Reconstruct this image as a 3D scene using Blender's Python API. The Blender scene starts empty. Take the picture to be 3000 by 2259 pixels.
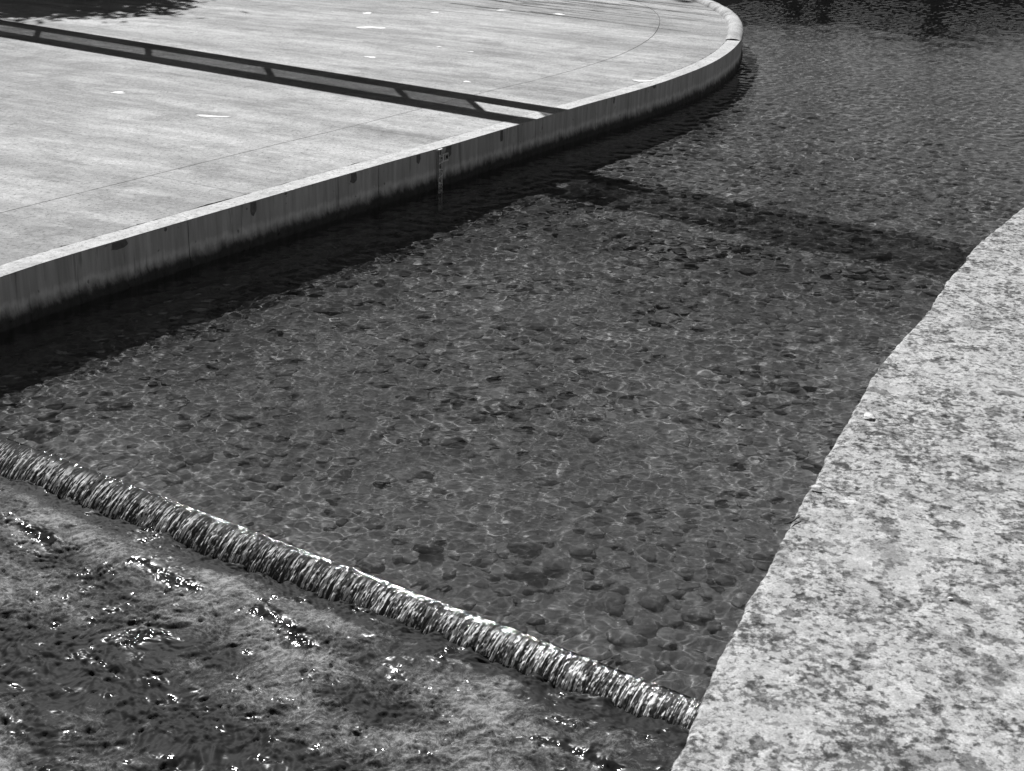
import bpy, bmesh, math
import numpy as np
from mathutils import Matrix, Vector

SC = bpy.context.scene
COL = SC.collection
RNG = np.random.default_rng(7)

# ------------------------------------------------------------------ camera
F_PX, HOR, ROLL, CAM_H = 4300.0, -536.0, -0.029, 5.06
pitch = math.atan((1129.5 - HOR) / F_PX)
cr, sr = math.cos(ROLL), math.sin(ROLL)
R_ = Vector((1, 0, 0)); F_ = Vector((0, math.cos(pitch), -math.sin(pitch)))
D_ = Vector((0, -math.sin(pitch), -math.cos(pitch)))
cam = bpy.data.cameras.new('camera'); cam_o = bpy.data.objects.new('camera', cam); COL.objects.link(cam_o)
ax = cr * R_ + sr * D_; ay = -(-sr * R_ + cr * D_); az = -F_
cam_o.matrix_world = Matrix(((ax.x, ay.x, az.x, 0), (ax.y, ay.y, az.y, 0), (ax.z, ay.z, az.z, CAM_H), (0, 0, 0, 1)))
cam.sensor_width = 36.0; cam.sensor_fit = 'HORIZONTAL'; cam.lens = F_PX / 3000 * 36
cam.clip_start = 0.1; cam.clip_end = 800
cam.dof.use_dof = True; cam.dof.focus_distance = 15.0; cam.dof.aperture_fstop = 6.0
SC.camera = cam_o

# ------------------------------------------------------------------ light
SUN_EL, SUN_AZ = math.radians(42), math.radians(14.6)      # azimuth counted from +Y towards -X
SDIR = np.array([-math.sin(SUN_AZ) * math.cos(SUN_EL), math.cos(SUN_AZ) * math.cos(SUN_EL), math.sin(SUN_EL)])
COT = 1 / math.tan(SUN_EL); SH = np.array([math.sin(SUN_AZ), -math.cos(SUN_AZ)])   # shadow direction on the ground
sun = bpy.data.lights.new('sun', 'SUN'); sun.energy = 4.6; sun.angle = math.radians(0.53); sun.color = (1, 1, 1)
sun.cycles.is_caustics_light = True
sun_o = bpy.data.objects.new('sun', sun); COL.objects.link(sun_o)
sun_o.rotation_euler = Vector(SDIR).to_track_quat('Z', 'Y').to_euler(); sun_o.location = (0, 0, 60)

W = bpy.data.worlds.new('World'); SC.world = W; W.use_nodes = True
nt = W.node_tree; bg = nt.nodes['Background']
sky = nt.nodes.new('ShaderNodeTexSky'); sky.sky_type = 'NISHITA'; sky.sun_disc = False
sky.sun_elevation = SUN_EL; sky.sun_rotation = -SUN_AZ; sky.air_density = 1.0; sky.dust_density = 0.3
sep = nt.nodes.new('ShaderNodeSeparateColor'); nt.links.new(sky.outputs[0], sep.inputs[0])   # black and white film behind a red filter
nt.links.new(sep.outputs[0], bg.inputs[0]); bg.inputs[1].default_value = 0.037
SC.view_settings.view_transform = 'Standard'; SC.view_settings.look = 'None'
SC.view_settings.gamma = 1.0; SC.view_settings.exposure = 0.45; SC.view_settings.use_curve_mapping = False
SC.cycles.max_bounces = 8; SC.cycles.sample_clamp_direct = 0; SC.cycles.sample_clamp_indirect = 4
SC.cycles.use_denoising = True; SC.cycles.denoiser = 'OPENIMAGEDENOISE'; SC.cycles.caustics_reflective = False

# ------------------------------------------------------------------ numpy noise
_tabs = {}
def vnoise(x, y, seed=0):
    if seed not in _tabs: _tabs[seed] = np.random.default_rng(1000 + seed).random((256, 256)).astype(np.float32)
    T = _tabs[seed]
    xi = np.floor(x).astype(np.int64); yi = np.floor(y).astype(np.int64)
    fx = x - xi; fy = y - yi; fx = fx * fx * fx * (fx * (fx * 6 - 15) + 10); fy = fy * fy * fy * (fy * (fy * 6 - 15) + 10)
    a = T[xi & 255, yi & 255]; b = T[(xi + 1) & 255, yi & 255]; c = T[xi & 255, (yi + 1) & 255]; d = T[(xi + 1) & 255, (yi + 1) & 255]
    return (a * (1 - fx) + b * fx) * (1 - fy) + (c * (1 - fx) + d * fx) * fy
def fbm(x, y, seed=0, octv=4, gain=.5):
    s = 0; a = 1; t = 0
    for k in range(octv):
        s = s + a * (vnoise(x * 2 ** k + 17.3 * k, y * 2 ** k - 9.1 * k, seed + k) - .5); t += a; a *= gain
    return s / t * 2

# ------------------------------------------------------------------ objects
def link(name, me, mat=None, parent=None, kind=None, label=None, cat=None, group=None, loc=None):
    o = bpy.data.objects.new(name, me); COL.objects.link(o)
    if mat is not None and me is not None and not me.materials: me.materials.append(mat)
    if parent is not None: o.parent = parent
    if loc is not None: o.location = loc
    for k, v in (('kind', kind), ('label', label), ('category', cat), ('group', group)):
        if v: o[k] = v
    return o
def mesh_np(name, V, Q, smooth=False):
    V = np.asarray(V, np.float32).reshape(-1, 3); Q = np.asarray(Q, np.int32); k = Q.shape[1]
    me = bpy.data.meshes.new(name); me.vertices.add(len(V)); me.vertices.foreach_set('co', V.ravel())
    me.loops.add(Q.size); me.loops.foreach_set('vertex_index', Q.ravel())
    me.polygons.add(len(Q)); me.polygons.foreach_set('loop_start', np.arange(len(Q), dtype=np.int32) * k)
    me.polygons.foreach_set('loop_total', np.full(len(Q), k, np.int32))
    me.update(calc_edges=True); me.validate()
    me.polygons.foreach_set('use_smooth', np.full(len(me.polygons), bool(smooth)))
    return me
def grid_faces(nr, nc):
    i = np.arange(nr * nc).reshape(nr, nc)
    return np.stack([i[:-1, :-1], i[:-1, 1:], i[1:, 1:], i[1:, :-1]], -1).reshape(-1, 4)
def mesh_bm(name, bm, smooth=False):
    me = bpy.data.meshes.new(name); bm.normal_update(); bm.to_mesh(me); bm.free()
    me.polygons.foreach_set('use_smooth', np.full(len(me.polygons), bool(smooth)))
    return me
def box(bm, c, s, M=None):
    r = bmesh.ops.create_cube(bm, size=1); M = M or Matrix()
    for v in r['verts']: v.co = M @ Vector((c[0] + v.co.x * s[0], c[1] + v.co.y * s[1], c[2] + v.co.z * s[2]))
def prism(bm, pts, z0, z1):
    lo = [bm.verts.new((p[0], p[1], z0)) for p in pts]; hi = [bm.verts.new((p[0], p[1], z1)) for p in pts]
    n = len(pts); f = bm.faces.new(hi); bm.faces.new(lo[::-1])
    for i in range(n): bm.faces.new((lo[i], lo[(i + 1) % n], hi[(i + 1) % n], hi[i]))
    bmesh.ops.recalc_face_normals(bm, faces=bm.faces[:])

# ------------------------------------------------------------------ materials
def mat(name, rough=.85, spec=.3):
    m = bpy.data.materials.new(name); m.use_nodes = True; p = m.node_tree.nodes['Principled BSDF']
    p.inputs['Roughness'].default_value = rough; p.inputs['Specular IOR Level'].default_value = spec
    return m, m.node_tree, p
def N(t, typ, **kw):
    n = t.nodes.new(typ)
    for k, v in kw.items(): setattr(n, k, v)
    return n
def coords(t, scale=(1, 1, 1), rot=(0, 0, 0)):
    g = N(t, 'ShaderNodeNewGeometry'); q = N(t, 'ShaderNodeMapping'); q.inputs['Rotation'].default_value = rot
    m = N(t, 'ShaderNodeMapping'); m.inputs['Scale'].default_value = scale      # turn first, then stretch
    t.links.new(g.outputs['Position'], q.inputs['Vector']); t.links.new(q.outputs[0], m.inputs['Vector']); return m.outputs[0]
def noise(t, vec, scale, detail=4, rough=.55, dist=0):
    n = N(t, 'ShaderNodeTexNoise'); n.inputs['Scale'].default_value = scale; n.inputs['Detail'].default_value = detail
    n.inputs['Roughness'].default_value = rough; n.inputs['Distortion'].default_value = dist; t.links.new(vec, n.inputs['Vector']); return n.outputs['Fac']
def vor(t, vec, scale, feature='F1', rnd=1):
    n = N(t, 'ShaderNodeTexVoronoi', feature=feature); n.inputs['Scale'].default_value = scale; n.inputs['Randomness'].default_value = rnd
    t.links.new(vec, n.inputs['Vector']); return n.outputs['Distance']
def ramp(t, fac, a, b, va, vb):
    n = N(t, 'ShaderNodeMapRange'); n.interpolation_type = 'SMOOTHSTEP'
    for i, v in zip((1, 2, 3, 4), (a, b, va, vb)): n.inputs[i].default_value = v
    t.links.new(fac, n.inputs[0]); return n.outputs[0]
def lin(t, fac, a, b, va, vb):
    n = N(t, 'ShaderNodeMapRange')
    for i, v in zip((1, 2, 3, 4), (a, b, va, vb)): n.inputs[i].default_value = v
    t.links.new(fac, n.inputs[0]); return n.outputs[0]
def mth(t, op, a, b=None):
    n = N(t, 'ShaderNodeMath', operation=op)
    for i, v in enumerate((a, b)):
        if v is None: continue
        if isinstance(v, (int, float)): n.inputs[i].default_value = v
        else: t.links.new(v, n.inputs[i])
    return n.outputs[0]
def bump(t, p, h, dist, strength=1.0):
    b = N(t, 'ShaderNodeBump'); b.inputs['Distance'].default_value = dist; b.inputs['Strength'].default_value = strength
    t.links.new(h, b.inputs['Height']); t.links.new(b.outputs[0], p.inputs['Normal'])
def grey(t, p, v): t.links.new(v, p.inputs['Base Color'])

def concrete_floor(name, base, streak=.12, joint=0):
    m, t, p = mat(name)
    c = coords(t); st = coords(t, (.22, .95, 1), (0, 0, math.radians(26)))
    big = ramp(t, noise(t, st, .9, 4, .5, .5), .38, .62, 1 - streak * 1.1, 1 + streak * .6)
    st2 = coords(t, (.6, 3.2, 1), (0, 0, math.radians(31)))
    mid = ramp(t, noise(t, st2, 1.2, 5, .6, .3), .4, .64, 1 - streak * .7, 1 + streak * .5)
    f1 = lin(t, noise(t, c, 11, 6, .9), .3, .7, .66, 1.30)
    f2 = lin(t, noise(t, c, 70, 2, .8), .3, .7, .80, 1.16)
    pit = mth(t, 'MULTIPLY', ramp(t, noise(t, c, 22, 3, .6), .33, .43, .58, 1.0), mth(t, 'MULTIPLY', lin(t, noise(t, c, 4.5, 6, .75), .3, .7, .84, 1.14), ramp(t, noise(t, c, 1.3, 8, .75), .38, .52, .80, 1.05)))
    v = mth(t, 'MULTIPLY', mth(t, 'MULTIPLY', big, mid), mth(t, 'MULTIPLY', mth(t, 'MULTIPLY', f1, f2), pit))
    grey(t, p, mth(t, 'MULTIPLY', v, base)); bump(t, p, noise(t, c, 60, 4, .7), .004, .7)
    return m
M_SLAB = concrete_floor('plaza_concrete', .365, .22)
M_COPING = concrete_floor('coping_concrete', .52, .05)
M_ROUND = concrete_floor('rounded_coping_concrete', .48, .10)

m, t, p = mat('wall_concrete', .9); c = coords(t)
sv = coords(t, (6, 6, .55)); n1 = lin(t, noise(t, sv, 1.6, 4, .6), .3, .7, .72, 1.2)
n2 = ramp(t, noise(t, coords(t, (9, 9, .8)), 1.1, 4, .6, .2), .30, .42, .62, 1)
g = N(t, 'ShaderNodeSeparateXYZ'); t.links.new(c, g.inputs[0])
zz = mth(t, 'ADD', g.outputs[2], mth(t, 'MULTIPLY', mth(t, 'SUBTRACT', noise(t, coords(t, (1, 1, .5)), 7, 6, .7), .5), -.22))
alg = ramp(t, zz, .06, .19, .13, 1.0)
pale = ramp(t, mth(t, 'ABSOLUTE', mth(t, 'SUBTRACT', zz, .22)), 0, .07, 1.3, 1.0)
spots = ramp(t, noise(t, c, 13, 1, .3), .2, .27, .5, 1)
v = mth(t, 'MULTIPLY', mth(t, 'MULTIPLY', n1, n2), mth(t, 'MULTIPLY', mth(t, 'MULTIPLY', alg, spots), mth(t, 'MULTIPLY', pale, .56)))
grey(t, p, v); bump(t, p, noise(t, c, 40, 5, .7), .006, .6); M_WALL = m

m, t, p = mat('bank_concrete', .95, .2); c = coords(t)
warp = noise(t, c, 2.2, 3, .6)
a1 = noise(t, c, 24, 6, .74, .1); a2 = noise(t, c, 75, 3, .7); a3 = noise(t, c, 6, 6, .66, .1); a4 = noise(t, c, 13, 4, .6, .1)
thr = lin(t, warp, .3, .7, .56, .40)
dk = ramp(t, mth(t, 'SUBTRACT', a1, thr), -.08, .03, .33, 1.0)
bl = mth(t, 'MULTIPLY', ramp(t, a3, .415, .455, .44, 1.0), ramp(t, a4, .385, .44, .52, 1.0))
sp = lin(t, a2, .3, .7, .66, 1.25)
brt = ramp(t, noise(t, c, 9, 6, .75), .4, .7, .85, 1.3)
v = mth(t, 'MULTIPLY', mth(t, 'MULTIPLY', dk, mth(t, 'MULTIPLY', bl, ramp(t, noise(t, c, 3.1, 7, .72, .1), .41, .455, .62, 1.0))), mth(t, 'MULTIPLY', mth(t, 'MULTIPLY', sp, brt), .49))
grey(t, p, v); bump(t, p, a1, .012, .5); M_BANK = m

m, t, p = mat('cobble_stone', .8, .1); oi = N(t, 'ShaderNodeObjectInfo'); c = coords(t)
v = mth(t, 'MULTIPLY', lin(t, oi.outputs['Random'], 0, 1, .235, .31), lin(t, noise(t, c, 9, 4, .65), .3, .7, .65, 1.35)); grey(t, p, v); M_COB = m
m, t, p = mat('silt_with_caustic_lines', .95, .1); c = coords(t)
e = ramp(t, vor(t, c, 6.5, 'DISTANCE_TO_EDGE'), .0, .12, 1.35, .8)  # pale cell edges: caustic light lines painted into the silt colour
v = mth(t, 'MULTIPLY', mth(t, 'MULTIPLY', e, lin(t, noise(t, c, 3, 6, .7, .4), .3, .7, .80, 1.20)), .31); grey(t, p, v); M_BED = m

# clear river water: a real refracting sheet, the sun's caustics reach the bed through it
m = bpy.data.materials.new('clear_water'); m.use_nodes = True; t = m.node_tree; t.nodes.clear()
gl = N(t, 'ShaderNodeBsdfGlass'); gl.inputs['IOR'].default_value = 1.333; gl.inputs['Roughness'].default_value = 0; gl.inputs['Color'].default_value = (.9, .9, .9, 1)
out = N(t, 'ShaderNodeOutputMaterial'); df = N(t, 'ShaderNodeBsdfTransparent'); df.inputs[0].default_value = (.85, .85, .85, 1); mx = N(t, 'ShaderNodeMixShader'); mx.inputs[0].default_value = .24      # light that the ripples do not focus
t.links.new(gl.outputs[0], mx.inputs[1]); t.links.new(df.outputs[0], mx.inputs[2]); t.links.new(mx.outputs[0], out.inputs[0]); M_WATER = m

def churn_mat(name, foam_lo, foam_hi, base, wall=False):
    m, t, p = mat(name, .06, .5); p.inputs['IOR'].default_value = 1.333
    at = N(t, 'ShaderNodeAttribute', attribute_name='foam'); c = coords(t)
    n = noise(t, c, 6, 10, .80, 2.2); n2 = noise(t, c, 60, 3, .8); cm = N(t, 'ShaderNodeAttribute', attribute_name='calm').outputs['Fac']
    f = mth(t, 'ADD', mth(t, 'MULTIPLY', mth(t, 'SUBTRACT', n, .5), 2.4), at.outputs['Fac'])
    f = mth(t, 'ADD', f, mth(t, 'MULTIPLY', mth(t, 'SUBTRACT', n2, .5), .7))
    fm = ramp(t, f, foam_lo, foam_hi, 0, 1)
    grey(t, p, lin(t, mth(t, 'MULTIPLY', fm, mth(t, 'MULTIPLY', lin(t, noise(t, c, 9, 10, .84, 2.6), .36, .64, .05, 1.8), lin(t, noise(t, c, 110, 2, .8), .3, .7, .6, 1.5))), 0, 1, base, .33)); t.links.new(mth(t, 'MAXIMUM', ramp(t, fm, .1, .5, .0, .8), lin(t, cm, 0, 1, .62, .05)), p.inputs['Roughness']); t.links.new(mth(t, 'MULTIPLY', ramp(t, fm, .1, .5, 1, .15), lin(t, cm, 0, 1, .10, .5)), p.inputs['Specular IOR Level'])
    return m
M_CHURN = churn_mat('churning_water', -.08, .95, .022)

m, t, p = mat('curtain_water', .05, .5); p.inputs['IOR'].default_value = 1.333
at = N(t, 'ShaderNodeAttribute', attribute_name='rib'); fa = N(t, 'ShaderNodeAttribute', attribute_name='fall')
fm = mth(t, 'MULTIPLY', ramp(t, at.outputs['Fac'], .47, .74, .05, 1), ramp(t, fa.outputs['Fac'], .04, .42, .0, 1))
grey(t, p, lin(t, fm, 0, 1, .05, .98)); t.links.new(lin(t, fm, 0, 1, .05, .35), p.inputs['Roughness'])  # white streaks: foam, plus sunlight through the ribs painted into the colour
bump(t, p, noise(t, coords(t), 60, 3, .6), .005, .5); M_CURT = m

m, t, p = mat('dark_wet_concrete', .5); c = coords(t); grey(t, p, lin(t, noise(t, c, 12, 5, .6), .3, .7, .04, .10)); M_WET = m
m, t, p = mat('painted_steel', .6); c = coords(t); grey(t, p, lin(t, noise(t, c, 6, 3), .3, .7, .07, .11)); M_STEEL = m
m, t, p = mat('leaf_green', .7); oi = N(t, 'ShaderNodeObjectInfo'); grey(t, p, lin(t, noise(t, coords(t), .8, 3), .3, .7, .05, .10)); tr = N(t, 'ShaderNodeBsdfTranslucent'); tr.inputs[0].default_value = (.34, .34, .34, 1); mx = N(t, 'ShaderNodeMixShader'); mx.inputs[0].default_value = .5
t.links.new(p.outputs[0], mx.inputs[1]); t.links.new(tr.outputs[0], mx.inputs[2]); t.links.new(mx.outputs[0], t.nodes['Material Output'].inputs[0]); M_LEAF = m
m, t, p = mat('bark', .9); grey(t, p, lin(t, noise(t, coords(t, (4, 4, .6)), 3, 4), .3, .7, .07, .16)); M_BARK = m
m, t, p = mat('white_enamel', .55); grey(t, p, lin(t, noise(t, coords(t), 30, 4), .3, .7, .80, .90)); M_WHITE = m
m, t, p = mat('black_enamel', .6); p.inputs['Base Color'].default_value = (.035, .035, .035, 1); M_BLACK = m
m, t, p = mat('lime_white', .9); grey(t, p, lin(t, noise(t, coords(t), 25, 4), .3, .7, .80, .92)); M_LIME = m
m, t, p = mat('damp_concrete', .8); grey(t, p, lin(t, noise(t, coords(t), 20, 4), .3, .7, .13, .22)); M_DAMP = m
m, t, p = mat('grass_ground', .95); grey(t, p, lin(t, noise(t, coords(t), .6, 6, .7), .3, .7, .05, .12)); M_GRASS = m
m, t, p = mat('joint_dirt', .95); grey(t, p, lin(t, noise(t, coords(t), 8, 4), .3, .7, .06, .22)); M_JOINT = m

# ------------------------------------------------------------------ channel frame: u along the weir, v upstream
O2 = np.array([-4.25, 11.40]); T2 = np.array([.830, -.5577]); N2 = np.array([.5577, .830])
def uv(u, v): return O2[0] + T2[0] * u + N2[0] * v, O2[1] + T2[1] * u + N2[1] * v
def to_uv(x, y): return (x - O2[0]) * T2[0] + (y - O2[1]) * T2[1], (x - O2[0]) * N2[0] + (y - O2[1]) * N2[1]
def bed_z(u, v): return -np.interp(v, [0, 3, 8, 14, 23, 40], [.85, .90, .97, .88, .56, .5])

def smooth_curve(P, step):
    P = np.array(P, float); out = []
    Q = np.vstack([2 * P[0] - P[1], P, 2 * P[-1] - P[-2]])
    for i in range(1, len(Q) - 2):
        n = max(2, int(np.hypot(*(Q[i + 1] - Q[i])) / step))
        for k in range(n):
            s = k / n; a, b, c_, d = Q[i - 1], Q[i], Q[i + 1], Q[i + 2]
            out.append(.5 * ((2 * b) + (-a + c_) * s + (2 * a - 5 * b + 4 * c_ - d) * s * s + (-a + 3 * b - 3 * c_ + d) * s ** 3))
    out.append(P[-1]); return np.array(out)
EDGE_PTS = [(-9.0, 5.6), (-7.4, 9.2), (-6.15, 12.1), (-5.18, 14.39), (-4.28, 15.98), (-3.07, 17.98), (-1.92, 19.86), (-1.09, 21.18), (-.14, 22.78), (.98, 24.70), (2.19, 26.64),
            (3.06, 28.25), (3.80, 29.85), (4.40, 31.55), (4.85, 33.26), (5.13, 34.9), (5.28, 36.3), (5.33, 37.5), (5.26, 38.8), (5.02, 40.4), (4.5, 42.2), (3.5, 44.2), (1.8, 46.4), (-1.0, 48.6), (-5.5, 50.4), (-12, 51.6)]
EDGE = smooth_curve(EDGE_PTS, .12)
def arclen(C): return np.r_[0, np.cumsum(np.hypot(*np.diff(C, axis=0).T))]
ES = arclen(EDGE)
def normals(C):
    d = np.gradient(C, axis=0); d /= np.hypot(*d.T)[:, None]; return np.stack([-d[:, 1], d[:, 0]], 1)      # left of travel = into the plaza
EN = normals(EDGE)
for _ in range(12): EN[1:-1] = (EN[:-2] + EN[1:-1] + EN[2:]) / 3
EN /= np.hypot(*EN.T)[:, None]
def edge_at(s, off=0.0):
    x = np.interp(s, ES, EDGE[:, 0]) + off * np.interp(s, ES, EN[:, 0]); y = np.interp(s, ES, EDGE[:, 1]) + off * np.interp(s, ES, EN[:, 1])
    return np.stack([x, y], -1)
def s_near(x, y): return ES[np.argmin((EDGE[:, 0] - x) ** 2 + (EDGE[:, 1] - y) ** 2)]
PZ = .55

# ------------------------------------------------------------------ setting: land, bed
far = mesh_np('land', [(-400, -60, -1.9), (400, -60, -1.9), (400, 700, -1.9), (-400, 700, -1.9)], [(0, 1, 2, 3)])
link('ground', far, M_GRASS, kind='structure')
xs = np.linspace(-160, 160, 90)[None, :]; py_ = np.array([53, 55, 57, 61, 66, 75, 90, 130.])[:, None]; pz_ = np.array([-1.85, -.3, .5, 1.5, 2.8, 4.2, 5, 6.])[:, None]
Yb = py_ + 1.2 * fbm(xs * .13 + 0 * py_, py_ * 0, 201, 3); Zb_ = pz_ + .35 * fbm(xs * .2 + 0 * py_, py_ * .2, 204, 3)
m, t, p = mat('lightened_grass', .9); grey(t, p, lin(t, noise(t, coords(t), 1.2, 6, .7), .3, .7, .14, .30)); M_GR2 = m  # grass colour lightened so its mirror image in the water is paler
link('added_far_bank', mesh_np('added_far_bank', np.stack([xs + 0 * Yb, Yb, Zb_], -1), grid_faces(8, 90), True), M_GR2, kind='structure')  # unseen grassy rise, added to brighten the reflection on the far water
nr, nc = 200, 120
vv = np.linspace(-9, 48, nr)[:, None] + np.zeros((1, nc)); uu = np.linspace(0, 1, nc)[None, :] * (20 + .3 * vv.clip(0)) - 7 - .2 * vv.clip(0)
X, Y = uv(uu, vv); Z = bed_z(uu, vv) + .05 * fbm(X * 1.1, Y * 1.1, 3)
bed = link('riverbed', mesh_np('riverbed', np.stack([X, Y, Z], -1), grid_faces(nr, nc), True), M_BED, kind='structure')
bed.cycles.is_caustics_receiver = True

# cobbles: twelve shapes, 300 single stones nearest the weir, the rest joined
def ico(sub):
    bm = bmesh.new(); bmesh.ops.create_icosphere(bm, subdivisions=sub, radius=1)
    V = np.array([v.co[:] for v in bm.verts]); Fc = np.array([[v.index for v in f.verts] for f in bm.faces]); bm.free(); return V, Fc
IV, IF = ico(2)
def stone_shape(seed, flat=.55):
    r = np.random.default_rng(seed); V = IV.copy()
    for _ in range(5):
        d = r.normal(size=3); d /= np.linalg.norm(d); h = r.uniform(.55, .9); q = V @ d; V -= np.outer(np.maximum(q - h, 0) * .8, d)
    V *= np.array([1, r.uniform(.6, .95), r.uniform(.35, .6) * flat / .55]); return V
shapes = [stone_shape(50 + i) for i in range(12)]
cand = []
cell = .17
for vi in np.arange(.35, 21, cell):
    for ui in np.arange(-3.3 - .1 * vi, 9.0, cell):
        cand.append((ui + RNG.uniform(-.5, .5) * cell, vi + RNG.uniform(-.5, .5) * cell, RNG.uniform(.035, .10) if RNG.random() < .85 else RNG.uniform(.11, .20)))
cand = [c_ for c_ in cand if RNG.random() < .7 * min(1, (24 - c_[1]) / 12)]
def visible(u, v):
    x, y = uv(u, v); return -.34 * y - .2 < x < .26 * y - .1
vis = sorted([c_ for c_ in cand if visible(c_[0], c_[1])], key=lambda q: -q[2] / (q[1] + 7))
single = vis[:299]; sset = set(single)
cob_me = []
for i, S in enumerate(shapes):
    me = mesh_np('cobble_%d' % i, S, IF, True); me.materials.append(M_COB); cob_me.append(me)
for (u, v, r) in single:
    x, y = uv(u, v); o = link('cobble', cob_me[RNG.integers(12)], None, bed, loc=(x, y, float(bed_z(u, v)) + r * RNG.uniform(-.34, .06)))
    o.scale = (r, r, r); o.rotation_euler = (RNG.uniform(-.25, .25), RNG.uniform(-.25, .25), RNG.uniform(0, 6.28)); o.cycles.is_caustics_receiver = True
IV1, IF1 = ico(1)
VV, FF = [], []; k = 0
for (u, v, r) in cand:
    if (u, v, r) in sset: continue
    a = RNG.uniform(0, 6.28); S = IV1 * (r, r * RNG.uniform(.6, .95), r * RNG.uniform(.35, .55))
    x, y = uv(u, v); ca, sa = math.cos(a), math.sin(a)
    VV.append(np.stack([x + S[:, 0] * ca - S[:, 1] * sa, y + S[:, 0] * sa + S[:, 1] * ca, float(bed_z(u, v)) + r * RNG.uniform(-.25, .08) + S[:, 2]], 1)); FF.append(IF1 + k); k += len(IV1)
o = link('bed_cobbles', mesh_np('bed_cobbles', np.vstack(VV), np.vstack(FF), True), M_COB, bed, kind='stuff'); o.cycles.is_caustics_receiver = True

# dark boulder on the bed above the weir
S = stone_shape(91, .8); S[:, 2] *= 1.4; S += .05 * np.random.default_rng(3).normal(size=S.shape) * .6
m, t, p = mat('dark_boulder', .7, .2); grey(t, p, lin(t, noise(t, coords(t), 14, 5, .7), .35, .65, .05, .22)); M_BOULD = m
bx, by = -.62, 10.42
bo = link('boulder', mesh_np('boulder', S * (.12, .10, .11), IF, True), M_BOULD, label='dark rounded boulder lying alone under water just above the weir', cat='boulder', loc=(bx, by, float(bed_z(*to_uv(bx, by))) + .06))
bo.cycles.is_caustics_receiver = True

# ------------------------------------------------------------------ pool water (upstream of the weir)
def waves(x, y, seed, n, lmin, lmax, steep, ang0=None, spread=3.2):
    r = np.random.default_rng(seed); Z = np.zeros_like(x, dtype=np.float32)
    for i in range(n):
        l = lmin * (lmax / lmin) ** r.random(); a = (ang0 + r.normal() * spread) if ang0 is not None else r.uniform(0, 2 * math.pi); k_ = 2 * math.pi / l
        Z += (steep * l / math.sqrt(n) * np.sin(k_ * (x * math.cos(a) + y * math.sin(a)) + r.uniform(0, 6.28))).astype(np.float32)
    return Z
CREST = -.015
nr, nc = 920, 640
tv = np.linspace(0, 1, nr); vrow = .079 + (np.exp(tv * math.log((46 + 7.) / 7.)) - 1) * 7.
vv = vrow[:, None] + np.zeros((1, nc)); lo = -3.4 - .2 * vv.clip(0); hi = 8.2 + .3 * vv.clip(0)
uu = lo + (hi - lo) * np.linspace(0, 1, nc)[None, :]
X, Y = uv(uu, vv); X = X.astype(np.float32); Y = Y.astype(np.float32)
wx = X + .25 * fbm(X * .8, Y * .8, 11, 2); wy = Y + .25 * fbm(X * .8 + 40, Y * .8, 15, 2)
env = .65 + .7 * vnoise(X * .45, Y * .45, 21)
Z = env * (waves(wx, wy, 1, 60, .055, .36, .0128) * (.8 + .06 * vv.clip(0, 25)) + waves(wx, wy, 2, 20, .4, 1.3, .003)) + .0008 * fbm(wx * 9, wy * 9, 31, 2)
near = np.exp(-vv.clip(0) / .35); strk = 0
Z = Z * (1 - .55 * near) + .009 * np.exp(-vv.clip(0) / .28) * fbm(uu * 13 + 2.5 * fbm(X * 1.3, Y * 1.3, 5, 3), vv * 1.1, 41, 3) + CREST - .022 * np.exp(-(vv - .08).clip(0) / .22)
Zpool = Z
pool = link('river_water', mesh_np('river_water', np.stack([X, Y, Z], -1), grid_faces(nr, nc), True), M_WATER, kind='structure')
pool.cycles.is_caustics_caster = True

# ------------------------------------------------------------------ weir and the falling curtain
FALL = -.25
weir = link('weir', None, label='low straight concrete weir crossing the channel under falling water', cat='weir', loc=(0, 0, 0))
bm = bmesh.new(); Mw = Matrix(((T2[0], N2[0], 0, O2[0]), (T2[1], N2[1], 0, O2[1]), (0, 0, 1, 0), (0, 0, 0, 1)))
box(bm, (2.8, .035, -1.0), (12.4, .09, 1.74), Mw); bmesh.ops.bevel(bm, geom=bm.edges[:], offset=.02, segments=2, affect='EDGES')
link('sill', mesh_bm('sill', bm), M_WET, weir)
nu, nf = 3600, 40
us = np.linspace(-3.2, 8.2, nu)[None, :] + np.zeros((nf, 1)); fs = np.linspace(0, 1, nf)[:, None] + np.zeros((1, nu))
th_ = np.radians(7 + 55 * np.linspace(0, 1, nf) ** .95); ds_ = 1 / (nf - 1); cv = np.cumsum(np.cos(th_)) * ds_; cz = np.cumsum(np.sin(th_)) * ds_; cv -= cv[0]; cz -= cz[0]
kz = (.228 - .082 * us / 7) / cz[-1]; prof_v = .086 - cv[:, None] * kz + 0 * fs; prof_z = CREST - .0175 - cz[:, None] * kz + (.007 * fbm(us * 4, fs * 2 + 2, 57, 5, .6) + .006 * fbm(us * 19, fs * 5 + 2, 271, 3, .6)) * np.clip(1 - fs * 2, 0, 1) + 0 * fs
j1 = fbm(us * 9 + fs * .35, fs * .5 + 3, 61, 3, .6); j2 = fbm(us * 34 + fs * .8, fs * 2.0, 66, 3, .7); j3 = fbm(us * 80, fs * 5, 71, 2)
amp = np.clip(fs * 1.8, .05, 1) ; rib = j1 * .35 + j2 * .45 + .75 * j3
nv = .55 + .0 * fs; nz = .8
d = rib * .014 * amp * (.6 + .9 * vnoise(us * 1.1, us * 0 + 2, 211)) + .0028 * fbm(us * 26, fs * 12, 191, 3) * np.clip(fs * 12, 0, 1) + .012 * fbm(us * 1.3, fs * .8, 76, 2)
pv = prof_v - d * .75; pz = prof_z + d * .55
X, Y = uv(us, pv)
me = mesh_np('falling_water', np.stack([X, Y, pz], -1), grid_faces(nf, nu)[:, ::-1], True)
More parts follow.
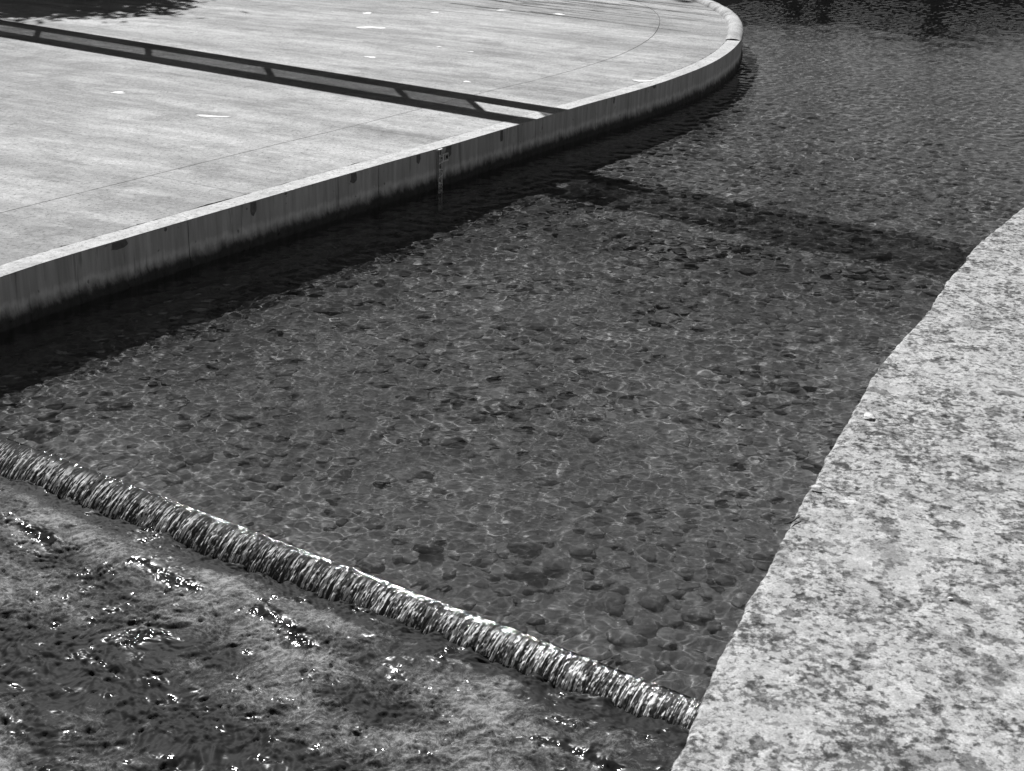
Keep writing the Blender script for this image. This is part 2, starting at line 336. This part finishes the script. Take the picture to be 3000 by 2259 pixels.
k1 = fbm(us * 62 + fs * .5, fs * .9, 181, 2); k2 = fbm(us * 120, fs * 1.6, 184, 2); k3 = fbm(us * 90, fs * 16, 187, 2)
for nm, arr in (('rib', .5 + .22 * j1 + .18 * j2 + .30 * k1 + .55 * k2 + .40 * k3), ('fall', fs)):
    A = me.attributes.new(nm, 'FLOAT', 'POINT'); A.data.foreach_set('value', np.asarray(arr, np.float32).ravel())
link('falling_water', me, M_CURT, kind='structure')

# ------------------------------------------------------------------ churned water below the weir
nr, nc = 520, 1100
vv = (-.05 - 5.6 * np.linspace(0, 1, nr)[:, None] ** 1.35) + np.zeros((1, nc)); uu = np.linspace(-3.6, 8.4, nc)[None, :] + np.zeros((nr, 1))
X, Y = uv(uu, vv)
wx = X + .16 * fbm(X * 2, Y * 2, 81, 3); wy = Y + .16 * fbm(X * 2 + 9, Y * 2, 85, 3)
foot = np.exp(-((vv + .45 + .1 * fbm(uu * 1.1, vv * 0, 101, 2)) / .26) ** 2)
turb = .35 + .9 * np.exp(vv / 1.2)
b1 = fbm(wx * 2.6, wy * 2.6, 90, 5, .55); b2 = fbm(wx * 14, wy * 14, 95, 4, .65); big = fbm(X * .9, Y * .9, 99, 3)
Z = FALL + .018 + .080 * uu / 7 + .035 * np.clip(fbm(uu * 6, vv * 6, 221, 3), -.2, 1) * np.exp(-((vv + .14) / .08) ** 2) + .05 * foot + .036 * b1 * (1.25 - .5 * foot) + .024 * b2 * (1.2 - .6 * foot) 
swl = fbm(uu * 1.0 + .6 * big, vv * 2.2, 111, 4)
foam = (.36 + .55 * fbm(uu * 1.6 + big, vv * 3.5, 241, 4)) * np.exp(-((vv + .62 + .22 * big) / .42) ** 2) - .09 + .6 * np.clip(vnoise(uu * 1.1 + big, vv * 1.7, 231) - .58, 0, 1) * 2 + .55 * np.clip(swl * 1.4 + .4 * b1 - .1, -.6, .6) * (1 - .6 * foot) + .10 * foot + .20 * np.clip((-vv - 1.2) / 1.5, 0, 1)
edge_dark = np.exp(-((vv + .20 + .07 * fbm(uu * 1.7, vv * 3, 161, 3)) / .15) ** 2); foam = foam - .85 * edge_dark * (1 + 1.6 * fbm(uu * 5, vv * 12, 251, 4)) - .7 * np.exp(-((vv + .70 + .20 * big + .1 * fbm(uu * 1.3, vv * 0, 171, 3)) / .06) ** 2) * (vnoise(uu * 1.6, vv * 0 + 3, 175) > .45)
me = mesh_np('tailwater', np.stack([X, Y, Z], -1), grid_faces(nr, nc)[:, ::-1], True)
A = me.attributes.new('foam', 'FLOAT', 'POINT'); A.data.foreach_set('value', np.asarray(foam, np.float32).ravel())
calm = np.clip((fbm(uu * 7, vv * 12, 281, 3) - .33) * 5, 0, 1) * .9 + np.exp(-((vv + .74 + .20 * big + .1 * fbm(uu * 1.3, vv * 0, 171, 3)) / .07) ** 2) * (vnoise(uu * 1.6, vv * 0 + 3, 175) > .36) + np.clip((fbm(uu * 2.3, vv * 2.3, 261, 4) - .38) * 6, 0, 1)
A = me.attributes.new('calm', 'FLOAT', 'POINT'); A.data.foreach_set('value', np.clip(calm, 0, 1).astype(np.float32).ravel())
link('tailwater', me, M_CHURN, kind='structure')

# ------------------------------------------------------------------ retaining wall with coping
wall = link('retaining_wall', None, label='low curved concrete wall edging the plaza with pale coping', cat='wall')
s_tip = s_near(4.85, 33.26)
joints_xy = [(-6.6, 11.1), (-3.83, 16.75), (-1.93, 19.87), (-.1, 22.9), (1.3, 25.2), (3.2, 28.6), (4.85, 33.26), (5.3, 36.9), (4.6, 41.9)]
js = [0] + [s_near(*q) for q in joints_xy] + [ES[-1]]
def strip(s0, s1, o0, o1, z0, z1, name, mt, parent, gap=.006, step=.12, jag=0, nz=1, seed=0):
    n = max(3, int((s1 - s0) / step)); ss = np.linspace(s0 + gap, s1 - gap, n)
    a = edge_at(ss, o0); jg = jag * (np.abs(fbm(ss * 5, ss * 0 + seed, 120, 4, .7)) + 2.5 * np.clip(fbm(ss * 1.3, ss * 0 + seed, 124, 5, .8) - .18, 0, .5))[:, None] * np.stack([np.interp(ss, ES, EN[:, 0]), np.interp(ss, ES, EN[:, 1])], 1)
    b = edge_at(ss, o1) + (jg if jag < 0 else 0); a = a + (jg if jag > 0 else 0)
    rows = [np.c_[a, np.full(n, z0)], np.c_[a, np.full(n, z1)], np.c_[b, np.full(n, z1)], np.c_[b, np.full(n, z0)]]
    V = np.stack(rows, 0); i = np.arange(4 * n).reshape(4, n)
    Q = [np.stack([i[r, :-1], i[r, 1:], i[(r + 1) % 4, 1:], i[(r + 1) % 4, :-1]], -1) for r in range(4)]
    Q = np.vstack([q.reshape(-1, 4) for q in Q] + [i[:, 0][None, ::-1], i[:, -1][None]])
    me = mesh_np(name, V, Q); bm = bmesh.new(); bm.from_mesh(me); bmesh.ops.recalc_face_normals(bm, faces=bm.faces[:])
    bm.to_mesh(me); bm.free(); return link(name, me, mt, parent)
for a, b in zip(js[:-1], js[1:]):
    n = max(3, int((b - a) / .05)); ss = np.linspace(a + .005, b - .005, n); zs = np.r_[-1.7, np.linspace(-.12, .22, 12), PZ - .012, PZ - .003]
    P = edge_at(ss); NN = np.stack([np.interp(ss, ES, EN[:, 0]), np.interp(ss, ES, EN[:, 1])], 1)
    S_, Z_ = np.meshgrid(ss, zs); slime = np.clip((.15 - Z_) / .12, 0, 1) * np.clip((Z_ + .3) / .2, 0, 1)
    off = -.035 * slime * (.4 + 1.6 * np.abs(fbm(S_ * 6, Z_ * 9, 131, 4, .6))) - .002 * fbm(S_ * 3, Z_ * 3, 137, 2)
    off[-1] += .006
    V = np.stack([P[None, :, 0] + NN[None, :, 0] * off, P[None, :, 1] + NN[None, :, 1] * off, Z_], -1)
    back = np.stack([P[:, 0] + NN[:, 0] * .28, P[:, 1] + NN[:, 1] * .28, np.full(n, PZ - .003)], -1)[None]
    back2 = back.copy(); back2[..., 2] = -1.7
    V = np.concatenate([V, back, back2], 0)
    me = mesh_np('wall_panel', V, grid_faces(V.shape[0], n)[:, ::1], False)
    o = link('wall_panel', me, M_WALL, wall); o.cycles.is_caustics_receiver = True
cop_cuts = [q for q in js if q <= s_tip + .01]
for i_, (a, b) in enumerate(zip(cop_cuts[:-1], cop_cuts[1:])):
    strip(a, b, .0, .30, PZ - .002, PZ + .004, 'coping', M_COPING, wall, gap=.002 if i_ else .002, step=.06, jag=-.012, seed=3)
# rounded coping beyond the tip
rc = np.arange(s_tip + .01, ES[-1] - .5, 1.95)
for a, b in zip(rc[:-1], rc[1:]):
    n = 26; ss = np.linspace(a, b - .012, n); th = np.linspace(0, math.pi, 11); rows = []
    NN = np.stack([np.interp(ss, ES, EN[:, 0]), np.interp(ss, ES, EN[:, 1])], 1)
    first = abs(a - rc[0]) < .01
    for q in th:
        w_ = np.full(n, .185) + .012 * fbm(ss * 2.2, ss * 0 + q, 140, 3); hgt = np.full(n, .125) + .010 * fbm(ss * 3, ss * 0 + 5, 144, 2)
        if first: hgt = hgt * np.clip(.3 + (ss - a) / .8, 0, 1)
        P = edge_at(ss); off = .165 - w_ * np.cos(q) ; z = PZ - .03 + (hgt + .03) * np.sin(q) ** .8
        rows.append(np.c_[P[:, 0] + NN[:, 0] * off, P[:, 1] + NN[:, 1] * off, z])
    V = np.stack(rows, 0); V[:, 0] = V[:, 0] * 1; me = mesh_np('rounded_coping', V, np.vstack([grid_faces(11, n), ]), True)
    bm = bmesh.new(); bm.from_mesh(me); bmesh.ops.holes_fill(bm, edges=bm.edges[:], sides=40); bmesh.ops.recalc_face_normals(bm, faces=bm.faces[:]); bm.to_mesh(me); bm.free()
    link('rounded_coping', me, M_ROUND, wall)
# damp stains under the edge of the wall
for i_, (x, y, w_, h_) in enumerate([(-4.40, 15.80, .24, .10), (-4.03, 16.4, .05, .05), (-3.29, 17.62, .12, .17), (-2.94, 18.2, .06, .03), (-2.25, 19.36, .14, .14), (-1.45, 20.62, .09, .13), (-1.03, 21.30, .17, .17), (-.28, 22.55, .10, .18), (1.62, 25.72, .05, .12), (2.45, 27.05, .12, .06)]):
    s0 = s_near(x, y); n = 12; r = np.random.default_rng(i_ + 5); ring = []
    for q in range(n):
        an = 2 * math.pi * q / n; ds = w_ / 2 * math.cos(an) * r.uniform(.7, 1.15); dz = -h_ / 2 + h_ / 2 * math.sin(an) * r.uniform(.75, 1.1)
        if math.sin(an) > .3: dz = -.004
        p_ = edge_at(s0 + ds, -.006); ring.append((p_[0], p_[1], PZ - .006 + dz))
    bm = bmesh.new(); vs = [bm.verts.new(q) for q in ring]; bm.faces.new(vs); r_ = bmesh.ops.extrude_face_region(bm, geom=bm.faces[:])
    en = edge_at(s0, .0035) - edge_at(s0)
    for v_ in [g_ for g_ in r_['geom'] if isinstance(g_, bmesh.types.BMVert)]: v_.co.x += en[0]; v_.co.y += en[1]
    bmesh.ops.recalc_face_normals(bm, faces=bm.faces[:]); link('damp_stain', mesh_bm('damp_stain', bm), M_DAMP, wall)

# ------------------------------------------------------------------ plaza: base plus separate cast slabs
ring = edge_at(ES[::3], .30)
poly = [tuple(q) for q in ring] + [(-45, 51.6), (-45, 2), (-11, 2)]
bm = bmesh.new(); prism(bm, poly, -1.7, PZ - .014); plaza = link('plaza', mesh_bm('plaza', bm), M_JOINT, kind='structure')
RING_IN = 1.96
cuts = [0] + [s_near(*q) for q in [(-7.2, 9.7), (-3.1, 17.9), (-.9, 21.5), (1.55, 25.6), (3.9, 30.1), (5.2, 35.6), (4.4, 42.4), (-3, 49.5)]] + [ES[-1]]
for i_, (a, b) in enumerate(zip(cuts[:-1], cuts[1:])):
    strip(a, b, .305, RING_IN - .009, PZ - .04, PZ, 'slab', M_SLAB, plaza, gap=.004, step=.05, jag=.028, seed=8)
inner = [tuple(q) for q in edge_at(ES[::3], RING_IN + .006)]
poly = inner + [(-45, 49.6), (-45, 2), (-13, 2)]
bm = bmesh.new(); f = bm.faces.new([bm.verts.new((x, y, PZ)) for x, y in poly]); bm.normal_update()
if f.normal.z < 0: f.normal_flip()
A0 = np.array((-5.06, 19.48)); RD = np.array((-.80, .60)); TD = np.array((.535, .845))
planes = [(A0 + TD * k_ * 6.0, TD) for k_ in range(-2, 6)] + [(A0 + RD * q, RD) for q in (4.3, 9.8, 15.5, 21.5, 28)]
for P_, n_ in planes: bmesh.ops.bisect_plane(bm, geom=bm.verts[:] + bm.edges[:] + bm.faces[:], plane_co=(P_[0], P_[1], PZ), plane_no=(n_[0], n_[1], 0))
polys = [[(v.co.x, v.co.y) for v in f_.verts] for f_ in bm.faces]; bm.free()
for pl in polys:
    ar = .5 * abs(sum(pl[i][0] * pl[i - 1][1] - pl[i - 1][0] * pl[i][1] for i in range(len(pl))))
    if ar < .15: continue
    bm = bmesh.new(); f = bm.faces.new([bm.verts.new((x, y, PZ)) for x, y in pl]); bm.normal_update()
    if f.normal.z < 0: f.normal_flip()
    bmesh.ops.inset_region(bm, faces=[f], thickness=.005)
    for f_ in [q for q in bm.faces if q is not f]: bm.faces.remove(f_)
    for v_ in [q for q in bm.verts if not q.link_faces]: bm.verts.remove(v_)
    r_ = bmesh.ops.extrude_face_region(bm, geom=bm.faces[:])
    for v_ in [g_ for g_ in r_['geom'] if isinstance(g_, bmesh.types.BMVert)]: v_.co.z -= .04
    bmesh.ops.recalc_face_normals(bm, faces=bm.faces[:]); link('slab', mesh_bm('slab', bm), M_SLAB, plaza)

# pale lime patches on the plaza
def blob(x, y, z, w_, h_, seed, th=.004):
    r = np.random.default_rng(seed); n = 18; ph = r.uniform(0, 6.28, 3); pts = []
    for q in range(n):
        an = 2 * math.pi * q / n; k_ = 1 + .28 * math.sin(2 * an + ph[0]) + .22 * math.sin(3 * an + ph[1]) + .12 * math.sin(5 * an + ph[2])
        pts.append((x + w_ / 2 * math.cos(an) * k_, y + h_ / 2 * math.sin(an) * k_))
    bm = bmesh.new(); prism(bm, pts, z, z + th); return bm
PATCH = [(-6.77, 24.75, .26, .16, 'small white lime patch left of the other patch below the long shadow'),
         (-4.84, 22.95, .42, .16, 'long thin white lime patch between the shadow stripe and the slab joint'),
         (-3.75, 36.2, .25, .28, 'white lime patch at the far plaza, leftmost near the top of the photo'),
         (-3.41, 33.69, .52, .40, 'largest white lime patch, alone on the far plaza'),
         (-2.98, 29.39, .24, .16, 'white lime patch just beyond the long shadow, below the largest patch'),
         (-2.15, 36.7, .26, .22, 'white lime patch on the far plaza, second from the left near the top'),
         (-.5, 37.57, .27, .26, 'white lime patch on the far plaza, third from the left near the top'),
         (.89, 37.07, .30, .26, 'white lime patch on the far plaza, nearest the rounded coping'),
         (-.98, 26.84, .16, .12, 'small white lime patch close beyond the right end of the long shadow'),
         (2.25, 27.47, .28, .24, 'white lime patch lying on the pale coping strip near the curve'),
         (-1.73, 31.07, .12, .10, 'tiny white lime fleck on the middle of the far plaza, left one of two'),
         (-1.04, 30.49, .10, .10, 'tiny white lime fleck on the middle of the far plaza, right one of two')]
for i_, (x, y, w_, h_, lb) in enumerate(PATCH):
    z = PZ + (.006 if i_ == 9 else .001)
    link('lime_patch', mesh_bm('lime_patch', blob(0, 0, 0, w_, h_, 300 + i_)), M_LIME, loc=(x, y, z), label=lb, cat='lime patch', group='white patches on the plaza')

# ------------------------------------------------------------------ staff gauge on the wall
sg = s_near(-1.21, 21.02); gp = edge_at(sg, -.040); tn = edge_at(sg + .05) - edge_at(sg - .05); tn /= np.hypot(*tn)
gauge = link('water_gauge', None, label='white water level gauge with black numbers and 1M sign on the wall', cat='gauge', loc=(gp[0], gp[1], 0))
gauge.rotation_euler = (0, 0, math.atan2(tn[1], tn[0]))        # local x runs along the wall, local -y faces the channel
GW, DM = .100, .1
bm = bmesh.new(); box(bm, (0, .012, .09), (GW, .028, .91)); link('scale_plate', mesh_bm('scale_plate', bm), M_WHITE, gauge)
bm = bmesh.new(); box(bm, (-GW / 2 - .007, .0045, .09), (.012, .004, .90)); link('backing_board', mesh_bm('backing_board', bm), M_BLACK, gauge)
TOP = .545
bm = bmesh.new()
for k_ in range(9):
    side = 1 if k_ % 2 == 0 else -1; z1 = TOP - k_ * DM
    for q in range(5):
        box(bm, (side * GW * .27, -.0035, z1 - .012 - q * .02), (GW * .36, .003, .0065))
    box(bm, (-side * GW * .02, -.0035, z1 - .05), (.006, .003, .088))
link('scale_ticks', mesh_bm('scale_ticks', bm), M_BLACK, gauge)
def text_part(name, body, size, x, z, parent, mt, sx=1.0, y=-.0045, depth=.0015):
    cu = bpy.data.curves.new(name, 'FONT'); cu.body = body; cu.size = size; cu.extrude = depth; cu.align_x = 'CENTER'; cu.align_y = 'CENTER'; cu.offset = size * .018
    tmp = bpy.data.objects.new('tmp', cu); COL.objects.link(tmp); dg = bpy.context.evaluated_depsgraph_get(); me = bpy.data.meshes.new_from_object(tmp.evaluated_get(dg))
    bpy.data.objects.remove(tmp); o = link(name, me, mt, parent, loc=(x, y, z)); o.rotation_euler = (math.pi / 2, 0, 0); o.scale = (sx, 1, 1); return o
for k_, ch in enumerate('098765'):
    side = 1 if k_ % 2 == 0 else -1
    text_part('number', ch, .095, -side * GW * .26, TOP - .05 - k_ * DM, gauge, M_BLACK, .62)
bm = bmesh.new(); box(bm, (.125, .012, .405), (.145, .028, .115)); sg_o = link('metre_sign', mesh_bm('metre_sign', bm), M_WHITE, gauge)
text_part('sign_lettering', '1M', .115, .127, .405, sg_o, M_BLACK, .80)

# ------------------------------------------------------------------ right bank: weathered concrete wall top
BANK = [(-.6, 1.2), (.05, 3.0), (.40, 4.25), (.60, 4.95), (.78, 5.46), (.89, 5.79), (1.02, 6.19), (1.23, 6.73), (1.39, 7.14), (1.62, 7.70), (1.98, 8.59), (2.34, 9.47), (2.60, 10.11), (2.82, 10.62), (3.23, 11.41),
        (3.60, 12.12), (3.80, 12.6), (4.01, 13.05), (4.20, 13.40), (4.59, 14.19), (5.36, 15.49), (5.75, 16.05), (7.2, 17.6), (10, 20), (17, 25)]
BC = smooth_curve(BANK, .012); BS = arclen(BC); BZ = 1.2
bank = link('river_wall', None, label='broad weathered concrete wall top with dark lichen blotches on the near bank', cat='wall')
n = 820; ss = np.interp(np.linspace(0, 1, n), [0, .05, .93, 1], [0, BS[-1] * .09, BS[-1] * .62, BS[-1]]); ex = np.interp(ss, BS, BC[:, 0]); ey = np.interp(ss, BS, BC[:, 1])
bb = np.r_[0, .004, .012, .025, np.geomspace(.04, 6.5, 210)]; m_ = len(bb)
DIRB = np.array([.985, -.17])
B_, S_ = np.meshgrid(bb, ss); EX = ex[:, None] + B_ * DIRB[0]; EY = ey[:, None] + B_ * DIRB[1]
jag = .020 * fbm(ss * 7, ss * 0, 150, 5, .65) + .012 * fbm(ss * 1.4, ss * 0 + 4, 158, 2)
jag = jag + .02 * np.clip(fbm(ss * 3.3, ss * 0 + 9, 160, 4, .6) - .25, 0, 1)
EX = EX + jag[:, None] * np.exp(-B_ / .12); Zb = BZ + .006 * fbm(EX * 9, EY * 9, 151, 4) + .012 * fbm(EX * 1.5, EY * 1.5, 155, 3)
pits = np.clip(vnoise(EX * 34, EY * 34, 165) - .86, 0, 1) * np.clip(vnoise(EX * 7, EY * 7, 166) * 2 - .7, 0, 1); Zb -= .09 * pits
Zb -= .018 * np.clip(1 - B_ / .025, 0, 1) ** 2
V = np.stack([EX, EY, Zb], -1); side = V[:, :1].copy(); side[..., 2] = -1.8; V = np.concatenate([side, V], 1)
link('wall_top', mesh_np('wall_top', V, grid_faces(n, m_ + 1)[:, ::-1], True), M_BANK, bank)

# things lying on the near wall
def leaf_mesh(L, Wd, seed):
    r = np.random.default_rng(seed); n = 9; V = []; Fq = []
    for i in range(n):
        s = i / (n - 1); w_ = Wd / 2 * math.sin(math.pi * min(1, s * .93 + .04)) ** .8 * (1 + .25 * (i % 2)); zc = .018 * math.sin(s * 3.1)
        V += [((s - .5) * L, -w_, zc + .010), ((s - .5) * L, 0, zc), ((s - .5) * L, w_, zc + .012)]
    for i in range(n - 1):
        for j in (0, 1): a = i * 3 + j; Fq.append((a, a + 1, a + 4, a + 3))
    return mesh_np('leaf_blade', V, Fq, True)
m, t, p = mat('dry_leaf', .6); p.inputs['Base Color'].default_value = (.85, .85, .85, 1); M_DRY = m
lf = link('leaf', None, label='pale curled leaf lying near the edge of the lichen spotted wall', cat='leaf', loc=(2.50, 9.52, BZ + .012)); lf.rotation_euler = (0, 0, .1)
link('blade', leaf_mesh(.085, .055, 1), M_DRY, lf); bm = bmesh.new(); box(bm, (-.065, 0, .002), (.05, .003, .003)); link('stalk', mesh_bm('stalk', bm), M_BARK, lf)
lf = link('leaf', None, label='narrow pale leaf on the wall edge halfway down the water side', cat='leaf', loc=(1.915, 8.30, BZ + .010)); lf.rotation_euler = (0, 0, -.25)
link('blade', leaf_mesh(.10, .03, 2), M_DRY, lf)
bm = bmesh.new()
for (a, b, r0) in (((-.035, -.03, 0), (.03, .035, .012), .006), ((-.035, -.03, 0), (-.07, -.05, .004), .004)):
    a, b = Vector(a), Vector(b); q = (b - a).to_track_quat('Z', 'Y').to_matrix().to_4x4(); q.translation = (a + b) / 2
    bmesh.ops.create_cone(bm, cap_ends=True, segments=7, radius1=r0, radius2=r0 * .7, depth=(b - a).length, matrix=q)
link('twig', mesh_bm('twig', bm, True), M_BLACK, label='short dark twig on the near wall beside a rounded stain', cat='twig', loc=(1.70, 7.84, BZ + .015))
link('pebble', mesh_np('pebble', shapes[3] * .016, IF, True), M_LIME, label='tiny bright pebble in the middle of the near wall top', cat='pebble', loc=(2.39, 6.97, BZ + .008))

# ------------------------------------------------------------------ footbridge upstream, above the frame: it casts the long barred shadow
BR = link('footbridge', None, label='steel footbridge with mesh parapet crossing above plaza and channel', cat='bridge')
ZB = 4.0; bdir = np.array([.815, -.580]); P0 = np.array([-.78, 24.55])           # a point in the middle of its shadow, z = PZ
c0 = P0 - SH * (ZB + .90 - PZ) * COT
ang = math.atan2(bdir[1], bdir[0]); Mb = Matrix.Translation((c0[0], c0[1], 0)) @ Matrix.Rotation(ang, 4, 'Z')
LN0, LN1 = -34.0, 15.0; mid = (LN0 + LN1) / 2; ln = LN1 - LN0
def bpart(name, lst, mt=M_STEEL, **kw):
    bm = bmesh.new()
    for c_, s_ in lst: box(bm, c_, s_, Mb)
    return link(name, mesh_bm(name, bm), mt, BR, **kw)
bpart('lower_beam', [((mid, 0, ZB + .14), (ln, .30, .28))]); bpart('top_beam', [((mid, 0, ZB + 1.65), (ln, .34, .30))])
for q in (-28.3, -25.1, -21.9, -18.7, -15.5, -11.5, -8.05, -4.75, -1.55, .05, 3.2, 6.4, 9.6, 12.8): bpart('post', [((q, 0, ZB + .89), (.14, .06, 1.22))])
bm = bmesh.new(); z = ZB + .30
while z < ZB + 1.49:
    for (xa, xb) in ((LN0, .05), (1.45, LN1)): box(bm, ((xa + xb) / 2, 0, z), (xb - xa, .003, .0128), Mb)
    z += .0215
link('parapet_mesh', mesh_bm('parapet_mesh', bm), M_STEEL, BR, kind='stuff')
bpart('pier', [((LN0 + .4, 0, 1.2), (.5, .4, 5.59))]); bpart('pier', [((LN1 - .4, 0, 1.2), (.5, .4, 5.59))])

# ------------------------------------------------------------------ trees (shade on the plaza, dark mirror in the water)
def crown_mesh(name, R, Hh, ncl, nl, leaf, seed, flat=1.0):
    r = np.random.default_rng(seed); P = r.normal(size=(ncl, 3)); P /= np.linalg.norm(P, axis=1)[:, None]; P *= (r.random((ncl, 1)) ** .45)
    P *= (R, R, Hh / 2); C = np.repeat(P, nl, 0) + r.normal(size=(ncl * nl, 3)) * (R * .11, R * .11, R * .09)
    a = r.normal(size=C.shape); a /= np.linalg.norm(a, axis=1)[:, None]; b = np.cross(a, r.normal(size=C.shape)); b /= np.linalg.norm(b, axis=1)[:, None]
    s = leaf * r.uniform(.6, 1.3, (len(C), 1)); V = np.stack([C - a * s, C + b * s * .5, C + a * s, C - b * s * .5], 1).reshape(-1, 3)
    return mesh_np(name, V, np.arange(len(V)).reshape(-1, 4))
def trunk_mesh(h, r0, seed, limbs=7, reach=3.0, top=4.0):
    bm = bmesh.new(); r = np.random.default_rng(seed)
    def limb(a, b, ra, rb):
        a, b = Vector(a), Vector(b); q = (b - a).to_track_quat('Z', 'Y').to_matrix().to_4x4(); q.translation = (a + b) / 2
        bmesh.ops.create_cone(bm, cap_ends=True, segments=8, radius1=ra, radius2=rb, depth=(b - a).length, matrix=q)
    limb((0, 0, 0), (.1, 0, h), r0, r0 * .6)
    for i in range(limbs):
        an = i * 2.4 + r.uniform(-.3, .3); z0 = h * r.uniform(.7, 1); e_ = (reach * r.uniform(.5, 1) * math.cos(an), reach * r.uniform(.5, 1) * math.sin(an), z0 + top * r.uniform(.4, 1)); limb((.1, 0, z0), e_, r0 * .4, r0 * .12)
    return mesh_bm('trunk', bm, True)
big = crown_mesh('crown_big', 5.2, 13, 420, 42, .34, 5); tk = trunk_mesh(6, .35, 2, 8, 3.6, 7)
big.materials.append(M_LEAF); tk.materials.append(M_BARK)
def tree(x, y, sc, rz, label, z=-.2, group=None, crown=None, zc=11.5):
    o = link('tree', None, label=label, cat='tree', group=group, loc=(x, y, z)); o.scale = (sc, sc, sc); o.rotation_euler = (0, 0, rz)
    link('trunk', tk, None, o); link('crown', crown or big, None, o, loc=(0, 0, zc)); return o
for i_, (x, y, s_) in enumerate([(-34, 74, 1.5), (-26, 78, 1.7), (-18, 73, 1.45), (-10, 77, 1.65), (-3, 73, 1.5), (5, 77, 1.7), (13, 72, 1.5), (21, 76, 1.6), (30, 72, 1.5), (39, 70, 1.6), (-43, 70, 1.6), (1, 84, 1.9), (-14, 84, 1.9), (17, 85, 1.9)]):
    tree(x, y, s_, i_ * 1.3, 'tall leafy tree in the dark belt far behind the plaza', group='trees in the belt behind the plaza')
# crown whose shade lies on the far left of the plaza
def caster(px, py, zc, label, sc, crown, rz=0, zt=None, off=(0, 0)):
    cx_, cy_ = px - SH[0] * (zc - PZ) * COT, py - SH[1] * (zc - PZ) * COT
    o = tree(cx_ + off[0], cy_ + off[1], sc, rz, label, z=-.2, crown=crown, zc=(zc + .2) / sc)
    if off != (0, 0): [q for q in o.children if q.name.startswith('crown')][0].location = (-off[0] / sc, -off[1] / sc, (zc + .2) / sc)
    return o
mid_c = crown_mesh('crown_mid', 4.0, 6.0, 300, 40, .20, 8); mid_c.materials.append(M_LEAF)
caster(-12.0, 38.2, 9.0, 'leafy tree whose shade falls on the far left of the plaza', 1.0, mid_c)
bm = bmesh.new(); rb_ = np.random.default_rng(12)
for i_ in range(46):
    a = Vector((rb_.uniform(-4.5, 1.5), rb_.normal() * 1.5 + .6, rb_.normal() * .5)); L_ = rb_.uniform(1.8, 5); dd = Vector((.78 + rb_.normal() * .06, -.62 + rb_.normal() * .06, rb_.normal() * .06)); pa = a; ra = rb_.uniform(.012, .045)
    for k_ in range(4):
        pb = pa + dd * L_ / 4 + Vector((rb_.normal(), rb_.normal(), rb_.normal())) * .05; q = (pb - pa).to_track_quat('Z', 'Y').to_matrix().to_4x4(); q.translation = (pa + pb) / 2
        bmesh.ops.create_cone(bm, cap_ends=True, segments=5, radius1=ra, radius2=ra * .8, depth=(pb - pa).length, matrix=q); pa = pb; ra *= .8
thin_c = mesh_bm('crown_thin', bm); thin_c.materials.append(M_BARK)
caster(1.6, 39.6, 9.0, 'thin leaved tree throwing streaky shade across the far plaza', 1.0, thin_c, 0, None, (2, 17))
river_c = crown_mesh('crown_river', 4.2, 5.0, 62, 36, .20, 28); river_c.materials.append(M_LEAF)
caster(13.6, 38.6, 9.5, 'leafy tree on the far bank shading the water at upper right', 1.0, river_c, .9, None, (9, 6))
